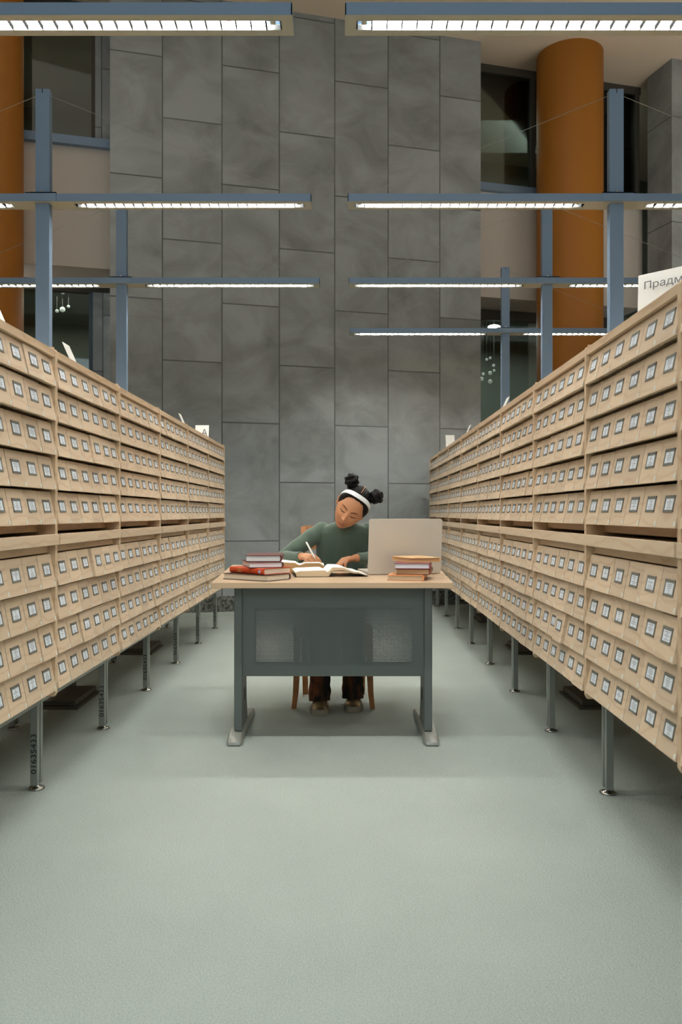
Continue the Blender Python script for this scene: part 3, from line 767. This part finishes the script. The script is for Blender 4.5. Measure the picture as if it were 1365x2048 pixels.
b.loft(rings, cw_); b.obj('backrest', ch)
b = MB(); rings = []
for i in range(n+1):
    x = -.172+.344*i/n; bow = .02*(1-(2*i/n-1)**2)
    rings.append([(x, .41+bow, .62), (x, .425+bow, .62), (x, .435+bow, .68), (x, .42+bow, .68)])
b.loft(rings, cw_); b.obj('back_rail', ch)

# ---------------------------------------------------------------- the person
per = thing('person', 'girl in a green ribbed sweater and white headband, writing at the desk', 'person', (0, 4.6, 0))
PO = Vector((0, 4.6, 0))
HR = Matrix.Rotation(math.radians(33), 4, 'Y') @ Matrix.Rotation(math.radians(0), 4, 'Z') @ Matrix.Rotation(math.radians(25), 4, 'X')
HS = 1.11
HC = px(696.3, 1027.2, 4.42)-HR.to_3x3() @ Vector((0, -.085*HS, 0))
HM = Matrix.Translation(HC) @ HR @ Matrix.Scale(HS, 4)
g_ = lambda t_, s_: math.exp(-(t_/s_)**2)
def headpt(d, feat=True):
    x, y, z = d.x*.072, d.y*.093, d.z*.113
    if z < 0:
        k = min(1, -z/.113); x *= 1-.30*k**1.9
        if y > 0: y *= 1-.55*k
        else: y *= 1-.10*k**2
    else:
        k = z/.113; x *= 1+.03*k
    if y > 0: x *= 1+.04*y/.09
    if feat and y < 0:
        w = min(1, -y/.04)
        ax = abs(x)
        dy = 0
        dy -= .021*g_(x, .0105)*g_(z+.030, .0105)                 # tip
        dy -= .012*g_(x, .0075)*g_(z+.012, .018)                   # bridge
        dy -= .007*g_(ax-.0105, .0065)*g_(z+.034, .007)            # wings
        dy += .010*g_(ax-.030, .016)*g_(z-.001, .013)              # sockets
        dy -= .008*g_(ax-.030, .0125)*g_(z+.001, .0085)            # lids
        dy -= .003*g_(ax-.028, .020)*g_(z-.020, .007)              # brow
        dy -= .006*g_(x, .019)*g_(z+.058, .0060)                   # upper lip
        dy -= .0065*g_(x, .016)*g_(z+.070, .0062)                  # lower lip
        dy += .004*g_(x, .020)*g_(z+.0640, .0022)
        dy -= .003*g_(x, .022)*g_(z+.062, .02)
        dy += .003*g_(x, .020)*g_(z+.081, .006)
        dy -= .007*g_(x, .018)*g_(z+.098, .013)                    # chin
        dy -= .005*g_(ax-.040, .018)*g_(z+.035, .018)              # cheeks
        y += dy*w
    return Vector((x, y, z*1.10 if z < 0 else z))
def sphere_dirs(nu, nv):
    out = [[Vector((math.sin(PI*j/nv)*math.sin(2*PI*i/nu), -math.sin(PI*j/nv)*math.cos(2*PI*i/nu), math.cos(PI*j/nv))) for i in range(nu)] for j in range(1, nv)]
    return out
b = MB(); sk = M['skin']
dirs = sphere_dirs(200, 150)
b.loft([[HM @ headpt(d) for d in r] for r in dirs], sk)
for sg in (-1, 1):   # ears
    E = HM @ Matrix.Translation((.068 if sg > 0 else -.074, .010, .004)) @ Matrix.Rotation(sg*math.radians(18), 4, 'Z') @ Matrix.Rotation(math.radians(-10), 4, 'X')
    b.ball((0, 0, 0), (.006, .015, .026), sk, X=E)
    pts = [E @ Vector((sg*.004, .014*math.cos(a), .026*math.sin(a)+.001)) for a in [math.radians(v) for v in range(-60, 210, 18)]]
    b.tube(pts, .0042, sk, 8)
    b.ball((0, 0, 0), (.005, .006, .008), sk, X=E @ Matrix.Translation((0, -.008, -.024)))
nb = Vector((.028, 4.635, .985)); nt_ = HM @ Vector((0, .022, -.045))
b.tube([nb-Vector((0, -.02, .08)), nb, (nb+nt_)/2, nt_], [.040, .047, .045, .044], sk, 24)
def ringz(rows, sg=1, n=36, grow=0):
    return [[Vector((cx_+(rx+grow)*math.cos(2*PI*i/n), cy_+(ry+grow)*math.sin(2*PI*i/n), z_)) for i in range(n)] for z_, cx_, cy_, rx, ry in rows]
TOR = [(.50, -.01, 4.77, .140, .105), (.60, -.005, 4.765, .140, .100), (.70, -.002, 4.75, .142, .098), (.80, .008, 4.72, .150, .100), (.88, .014, 4.69, .158, .098), (.940, .020, 4.665, .156, .088), (.975, .022, 4.65, .128, .072), (.998, .024, 4.642, .082, .058)]
b.loft(ringz(TOR, grow=-.028), sk)
SHL, SHR = Vector((-.112, 4.668, .953)), Vector((.156, 4.668, .953))
EL, ER = Vector((-.330, 4.60, .796)), Vector((.285, 4.60, .800))
WL, WR = Vector((-.212, 4.455, .818)), Vector((.078, 4.455, .810))
for S_, E_, W_ in ((SHL, EL, WL), (SHR, ER, WR)):
    b.ball(S_, .04, sk); b.tube([S_, (S_+E_)/2, E_], [.034, .030, .028], sk, 16); b.ball(E_, .028, sk); b.tube([E_, (E_*.6+W_*.4), W_], [.03, .028, .021], sk, 16); b.ball(W_, .021, sk)
# hands
nails = []
def hand(W_, f, up, thumb_dir, knuck, curls, thumb_pts, spread=.0172, rad=.0086):
    f = f.normalized(); s_ = thumb_dir.normalized(); u = up.normalized()
    offs = [1.5, .5, -.5, -1.5]; lens = [(.036, .021, .017), (.040, .024, .018), (.037, .022, .017), (.029, .017, .015)]
    for i in range(4):
        K = W_+f*(knuck-(.0, .0, .004, .011)[i])+s_*offs[i]*spread+u*(.006-.0015*abs(offs[i]))
        b.tube([W_+s_*offs[i]*.009, (W_+K)/2+s_*offs[i]*.002+u*.003, K], [.0125, .0118, .0092], sk, 12)
        b.ball(K, .0092, sk, 12, 8)
        a = 0; P_ = K; rr_ = rad*(1.0, 1.02, .98, .88)[i]
        for j, (ln, c_) in enumerate(zip(lens[i], curls[i])):
            a += math.radians(c_); d = (f*math.cos(a)-u*math.sin(a)).normalized()+s_*(.04*offs[i])
            Q = P_+d*ln; r0, r1 = rr_*(1-.07*j), rr_*(1-.07*(j+1))
            b.tube([P_, Q], [r0, r1], sk, 12); b.ball(Q, r1, sk, 12, 8)
            if j == 2:
                nrm = (f*math.sin(a)+u*math.cos(a)).normalized(); nails.append((Q-d*.003+nrm*r1*.93, d.normalized(), nrm, r1))
            P_ = Q
    # palm heel filling
    b.ball(W_+f*knuck*.5, .5, sk, X=Matrix(((f.x*.075, s_.x*.05, u.x*.022, 0), (f.y*.075, s_.y*.05, u.y*.022, 0), (f.z*.075, s_.z*.05, u.z*.022, 0), (0, 0, 0, 1))))
    tp = [W_+f*a_[0]+s_*a_[1]+u*a_[2] for a_ in thumb_pts]
    b.tube(tp, [.0125, .0115, .0095, .0075], sk, 12)
    for p_, r_ in zip(tp, [.0125, .0115, .0095, .0075]): b.ball(p_, r_, sk, 12, 8)
Z3 = Vector((0, 0, 1))
# her writing hand
fR = Vector((.72, -.66, -.10)).normalized(); tR = Z3.cross(fR).normalized(); tR = (tR+Vector((0, 0, .45))).normalized(); uR = fR.cross(tR)
uR = uR if uR.z > 0 else -uR
hand(WL, fR, uR, tR, .066, [(32, 34, 22), (48, 52, 30), (55, 62, 35), (58, 66, 38)], [(.012, .016, -.004), (.038, .030, -.010), (.066, .030, -.016), (.088, .020, -.022)])
# her resting hand
fL = Vector((-.82, -.50, -.14)).normalized(); tL = fL.cross(Z3).normalized(); uL = tL.cross(fL); uL = uL if uL.z > 0 else -uL
hand(WR, fL, uL, tL, .070, [(34, 30, 16), (36, 32, 16), (38, 34, 16), (40, 36, 16)], [(.012, .018, -.006), (.040, .030, -.012), (.066, .028, -.018), (.088, .020, -.022)], spread=.0152)
# legs and feet (mostly inside clothes)
HIPS = [Vector((-.075, 4.76, .535)), Vector((.060, 4.76, .535))]
KN = [Vector((-.118, 4.30, .515)), Vector((.062, 4.31, .515))]
AN = [Vector((-.112, 4.375, .10)), Vector((.064, 4.435, .10))]
TOE = [Vector((-.112, 4.30, .035)), Vector((.068, 4.365, .035))]
for h_, k_, a_, t_ in zip(HIPS, KN, AN, TOE):
    b.tube([h_, k_], [.065, .05], sk, 16); b.ball(h_, .065, sk); b.ball(k_, .05, sk); b.tube([k_, a_], [.046, .028], sk, 16); b.ball(a_, .028, sk); b.tube([a_, Vector((a_.x, a_.y-.02, .055)), t_], [.028, .026, .018], sk, 12)
me = voxel(b, .0026, 'body', 2, .5)
inv = HM.inverted()
for m_ in (M['skin'], M['lip'], M['lash'], M['brow']): me.materials.append(m_)
for p, pc in zip(me.polygons, [p.center.copy() for p in me.polygons]):
    c = inv @ pc
    if c.z < 0: c.z /= 1.10
    if c.y < -.03 and abs(c.x) < .06 and -.1 < c.z < .05:
        ax = abs(c.x)
        if ax < .0245 and -.0755 < c.z < -.0535:
            w_ = 1-(c.x/.0245)**2
            if -.064-.0115*w_ < c.z < -.064+.0092*w_: p.material_index = 1
        k = (ax-.030)/.0150
        if abs(k) < 1 and abs(c.z+.0058-.0035*k*k+.0) < .0016+.0008*(1-k*k): p.material_index = 2
        k = (ax-.031)/.020
        if abs(k) < 1 and abs(c.z-.0215+.005*k*k-.0015*k) < .0026*(1.15-max(0, k)): p.material_index = 3
body = link('body', me, per, -PO)
b = MB()
for P_, d_, n_, r_ in nails:
    X = Matrix.Translation(P_) @ Matrix((tuple(list(d_)+[0]), tuple(list(d_.cross(n_))+[0]), tuple(list(n_)+[0]), (0, 0, 0, 1))).transposed()
    b.ball((0, 0, 0), (.0052, .0042, .0012), M['nail'], 10, 6, X=X)
b.obj('fingernails', body)

# hair cap
b = MB()
dh = sphere_dirs(120, 90)
def hl(q): return 1.15*q.y+.021-.017*max(0, min(1, (-q.y-.03)/.03))
def hairy(q): return q.z > -hl(q)-(.02*g_(abs(q.x)-.06, .012) if q.y < 0 else 0) and q.z > -.075 and not (abs(q.x) > .062 and -.012 < q.y < .03 and q.z < .018)
idx = {}; vs = []; fs = []; ms = []
P0 = [[headpt(d, False) for d in r] for r in dh]
def hp(q, d):
    rdg = .0012*math.sin(60*math.atan2(d.x, d.z+.2))
    edge = min(1, max(0, (q.z+hl(q))/.02)); return q+d*(.002+.0075*edge+rdg*edge)
for j in range(len(dh)-1):
    for i in range(120):
        q4 = [(j, i), (j, (i+1) % 120), (j+1, (i+1) % 120), (j+1, i)]
        if all(hairy(P0[a][c_]) for a, c_ in q4):
            f_ = []
            for a, c_ in q4:
                if (a, c_) not in idx: idx[(a, c_)] = len(vs); vs.append(HM @ hp(P0[a][c_], dh[a][c_]))
                f_.append(idx[(a, c_)])
            fs.append(tuple(f_))
top = len(vs); vs.append(HM @ Vector((0, 0, .121)))
for i in range(120): fs.append((idx[(0, i)], top, idx[(0, (i+1) % 120)]))
b.add(vs, fs, M['hair'])
o = b.obj('hair', per, True, loc=-PO); hairobj = o
sm = o.modifiers.new('s', 'SOLIDIFY'); sm.thickness = .004; sm.offset = -1
# buns
for sg in (-1, 1):
    C_ = Vector((sg*.070, .020, .108)); b = MB()
    bm = bmesh.new(); bmesh.ops.create_icosphere(bm, subdivisions=5, radius=1)
    ax_ = C_.normalized(); e1 = ax_.cross(Vector((0, 1, 0))).normalized(); e2 = ax_.cross(e1)
    for v in bm.verts:
        d = v.co.normalized(); th_ = math.atan2(d.dot(e2), d.dot(e1)); ph = math.acos(max(-1, min(1, d.dot(ax_))))
        r_ = .0345*(1+.07*math.sin(2*th_+7*ph)+.16*(noise.noise(d*2.2+Vector((sg*5, 0, 0))))+.05*noise.noise(d*8))
        v.co = HM @ (C_+ax_*.004+Vector((d.x, d.y, d.z))*r_)
    b.bm(bm, M['hair'])
    b.tube([HM @ (C_*.78), HM @ (C_*.95)], [.026, .02], M['hair'], 16)
    b.obj('hair_bun', per, True, loc=-PO)
# parting between the buns
b = MB(); pts = [HM @ (headpt(Vector((0, math.sin(a), math.cos(a))), False)+Vector((0, math.sin(a), math.cos(a)))*.0122) for a in [math.radians(k) for k in range(-26, 60, 6)]]
b.tube(pts, .0018, M['skin'], 6); b.obj('hair_parting', hairobj, loc=(0, 0, 0))
# headband
b = MB(); rings = []
tilt = math.radians(37)
for k in range(0, 61):
    a = math.radians(-94+188*k/60)
    d0 = Vector((math.sin(a), -math.cos(a)*math.sin(tilt)+.34*math.sin(a)**2, math.cos(a)*math.cos(tilt))).normalized()
    ring = []
    q = headpt(d0, False); nrm = Vector((d0.x/.072, d0.y/.093, d0.z/.113)).normalized()
    tan = Vector((math.cos(a), math.sin(a)*math.sin(tilt), -math.sin(a)*math.cos(tilt))).normalized(); side_ = nrm.cross(tan).normalized()
    c_ = q+nrm*.0105
    for sx, sn in ((-.0115, -.002), (-.011, .0012), (0, .0026), (.011, .0012), (.0115, -.002), (0, -.002)):
        ring.append(HM @ (c_+side_*sx+nrm*sn))
    rings.append(ring)
b.loft(rings, M['band']); o = b.obj('headband', per, loc=-PO); smooth_by_angle(o, 50)

# sweater
b = MB(); sw = M['sweater']
b.loft(ringz(TOR, grow=.002), sw)
for S_, E_, W_ in ((SHL, EL, WL), (SHR, ER, WR)):
    C_ = E_+(W_-E_)*.93
    b.ball(S_, .053, sw); b.tube([S_, S_*.5+E_*.5+Vector((0, 0, .004)), E_], [.053, .048, .043], sw, 20); b.ball(E_, .043, sw)
    b.tube([E_, E_*.5+C_*.5, C_], [.043, .038, .030], sw, 20)
    d = (C_-E_).normalized(); b.tube([C_-d*.02, C_+d*.003], [.0315, .031], sw, 20)
b.tube([Vector((.026, 4.64, .965)), Vector((.030, 4.636, .980))], [.074, .064], sw, 30)
me = voxel(b, .0045, 'sweater', 4, .5); me.materials.append(sw)
NN = [v.normal.copy() for v in me.vertices]
for v, nv in zip(me.vertices, NN):   # soft folds running down the sleeves and chest
    p = v.co; n_ = noise.noise(Vector((p.x*16+p.z*10, p.y*8, p.z*14-p.x*9)))
    k_ = .0055 if abs(p.x-.02) > .13 else .003
    v.co = p+nv*(n_*k_)
link('sweater', me, per, -PO)
# collar ring
b = MB(); cc = Vector((.026, 4.626, .978)); ax_ = Vector((.10, -.55, .85)).normalized(); e1 = Vector((1, 0, -.1)).normalized(); e2 = ax_.cross(e1).normalized(); e1 = e2.cross(ax_)
pts = [cc+e1*.070*math.cos(a)+e2*.062*math.sin(a) for a in [2*PI*k/36 for k in range(37)]]
b.tube(pts, .006, sw, 10, cap=False); b.obj('collar', per, True, loc=-PO)
# trousers
b = MB(); tm = M['trouser']
b.loft(ringz([(.462, -.01, 4.76, .13, .10), (.50, -.01, 4.77, .16, .125), (.56, -.005, 4.77, .150, .115), (.62, -.005, 4.765, .135, .10)]), tm)
for h_, k_, a_ in zip(HIPS, KN, AN):
    e_ = Vector((a_.x, a_.y-.016, .054))
    b.ball(h_, .078, tm); b.tube([h_, k_], [.078, .065], tm, 20); b.ball(k_, .065, tm)
    b.tube([k_, k_*.5+e_*.5, Vector((a_.x, a_.y, .13)), e_], [.063, .054, .056, .060], tm, 24)
me = voxel(b, .006, 'trousers', 4, .5); me.materials.append(tm)
NN = [v.normal.copy() for v in me.vertices]
for v, nv in zip(me.vertices, NN):
    p = v.co
    v.co = p+nv*(noise.noise(Vector((p.x*14, p.y*14, p.z*22)))*.008*(1.4 if p.z < .3 else .6))
link('trousers', me, per, -PO)
# shoes
for a_, t_ in zip(AN, TOE):
    y0 = t_.y-.045; sh = []
    th_ = None
    prof = [(0, .018, .028), (.012, .036, .045), (.045, .047, .062), (.09, .048, .078), (.13, .043, .100), (.18, .040, .115), (.22, .037, .115), (.24, .026, .10)]
    b = MB()
    for dy, hw_, hh_ in prof:
        sh.append([(t_.x+hw_*.92*math.cos(2*PI*k/20), y0+dy, max(.022, .03+(hh_-.03)*math.sin(2*PI*k/20))) for k in range(20)])
    b.loft(sh, M['shoe']); up_ = b.obj('shoe', per, True, loc=-PO)
    b = MB(); rg = []
    for dy, hw_, hh_ in [(-.006, .014, 0), (.006, .036, 0), (.045, .050, 0), (.10, .050, 0), (.16, .044, 0), (.22, .041, 0), (.246, .026, 0)]:
        rg.append([(t_.x-hw_, y0+dy, .002), (t_.x+hw_, y0+dy, .002), (t_.x+hw_*1.03, y0+dy, .016), (t_.x+hw_*.97, y0+dy, .032), (t_.x-hw_*.97, y0+dy, .032), (t_.x-hw_*1.03, y0+dy, .016)])
    b.loft(rg, M['sole']); so = b.obj('sole', up_); smooth_by_angle(so, 50)
    b = MB()
    for k in range(4):
        dy = .06+.02*k; hz = .066+.0105*k
        b.tube([(t_.x-.022, y0+dy+.004, hz-.006), (t_.x, y0+dy, hz+.004), (t_.x+.022, y0+dy+.004, hz-.006)], .003, M['sole'], 6)
    b.obj('laces', up_)
# pen
tipP = px(631.5, 1119, 4.385); topP = px(612.5, 1083.5, 4.44)
pn = thing('pen', 'white pen held in the writing hand above the thick open book', 'pen', tipP)
v = topP-tipP
b = MB(); b.tube([v*.12, v*.2, v*.92, v*.96], [.0028, .0048, .0048, .004], M['sign'], 14); b.obj('barrel', pn, True)
b = MB(); b.tube([v*.0, v*.12], [.0006, .0026], M['chrome'], 10); b.obj('tip', pn, True)
b = MB(); b.tube([v*.96, v*1.0], [.003, .003], M['chrome'], 10); b.obj('push_button', pn, True)

# ---------------------------------------------------------------- glowing shapes added for reflections in the glass
o = MB(); 
def wpt(x, y, Z):
    return px(x, y, Z)
th = thing('reflection_oval', 'glowing oval in place of a reflection in the glass by the farthest blue post', 'lamp', px(989, 654, 10.9))  # glowing oval added for a ceiling light mirrored in the glass
b = MB(); b.ball((0, 0, 0), (.085, .06, .030), M['glow']); b.obj('diffuser', th, True)
zt = 3.7-th.location.z
b = MB(); b.tube([(0, 0, .02), (0, 0, zt)], .006, M['dark_steel'], 8); b.obj('rod', th)
def cluster(pts, Z, label):
    c0 = px(pts[0][0], pts[0][1], Z); th = thing('reflection_balls', label, 'lamp', (c0.x, c0.y, 3.7))  # balls, wires and canopy added for light spots mirrored in the glass
    b = MB(); b.loft([[(r_*math.cos(a*PI/12), r_*math.sin(a*PI/12), z_) for a in range(24)] for r_, z_ in ((.08, 0), (.08, -.02))], M['chrome']); b.obj('canopy', th)
    for i, (x, y, r) in enumerate(pts):
        p = px(x, y, Z+.05*(i % 3))-Vector((c0.x, c0.y, 3.7))
        b = MB(); b.ball(p, r, M['spot_glow'], 12, 8); g = b.obj('reflection_ball', th, True)
        b = MB(); b.tube([p, (p.x, p.y, 0)], .0015, M['cable'], 5); b.obj('wire', g)
cluster([(126, 585, .022), (137, 613, .018), (125, 619, .032), (114, 622, .020)], 9.6, 'small glowing balls in place of reflections in the glass beside the tall blue post')
cluster([(981, 716, .018), (974, 719, .018), (988, 731, .02), (981, 746, .026), (989, 741, .018), (967, 748, .02), (981, 763, .028), (964, 758, .026)], 11.0, 'small glowing balls in place of reflections in the glass by the stone wall edge')

# ---------------------------------------------------------------- light
def area(name, loc, rot, sx, sy, power, col):
    l = bpy.data.lights.new(name, 'AREA'); l.shape = 'RECTANGLE'; l.size = sx; l.size_y = sy; l.energy = power; l.color = col
    o = link(name, l, None, loc, rot); return o
area('daylight_behind', (0, -5.6, 3.4), (math.radians(60), 0, 0), 11, 4.5, 290, (.66, .86, 1))
area('added_ceiling_fill', (0, 1.2, 6.4), (0, 0, 0), 5, 4, 42, (1, .97, .92))  # unseen fills added under the ceiling for general light from above
area('added_ceiling_fill', (0, 6.2, 6.4), (0, 0, 0), 7, 3, 22, (1, .95, .88))
for v in (1.24, -.49, -2.22):      # the louvred arms over the camera and behind it
    for R_ in (LEFT, RIGHT):
        p = rowpt(R_, .68, v); area('louvred_arm_light', (p.x, p.y, 2.86), (0, 0, 0), 2.8, .06, 15, (1, .98, .93))
for sx in (-1, 1):                 # added fills without fixtures, aimed up to brighten ceiling and upper stone
    area('added_upward_fill', (sx*4.6, 7.2, 2.9), (PI, 0, 0), 1.5, 3, 60, (1, .93, .82))
area('beyond_fill', (-3, 9.9, 3.6), (0, 0, 0), 3, 1.0, 60, (1, .97, .9))  # added fills, brightening what shows through the glass
area('beyond_fill', (2.6, 11.6, 3.6), (0, 0, 0), 3, 1.0, 70, (.9, .96, 1))
area('beyond_fill', (-3, 9.9, 6.4), (0, 0, 0), 3, 1.0, 12, (.95, 1, .85))
area('beyond_fill', (2.6, 11.6, 6.4), (0, 0, 0), 3, 1.0, 30, (.9, 1, .9))
w = bpy.data.worlds.new('World'); SC.world = w; w.use_nodes = True
w.node_tree.nodes['Background'].inputs[0].default_value = (.5, .55, .6, 1); w.node_tree.nodes['Background'].inputs[1].default_value = .03

# ---------------------------------------------------------------- camera
cam = bpy.data.cameras.new('camera'); co = link('camera', cam, None, (0, 0, CAMH), (PI/2, 0, 0))
cam.sensor_width = 36; cam.sensor_fit = 'AUTO'; cam.lens = 36*F/2048; cam.shift_y = 2.5/2048
cam.dof.use_dof = True; cam.dof.focus_distance = 4.1; cam.dof.aperture_fstop = 5.0
cam.clip_start = .05
SC.camera = co
vs_ = SC.view_settings; vs_.view_transform = 'Standard'; vs_.look = 'None'; vs_.exposure = 0; vs_.gamma = 1; vs_.use_curve_mapping = False
SC.cycles.use_denoising = True
SC.cycles.max_bounces = 7; SC.cycles.diffuse_bounces = 4; SC.cycles.transparent_max_bounces = 12
SC.cycles.sample_clamp_indirect = 6; SC.cycles.caustics_reflective = False; SC.cycles.caustics_refractive = False
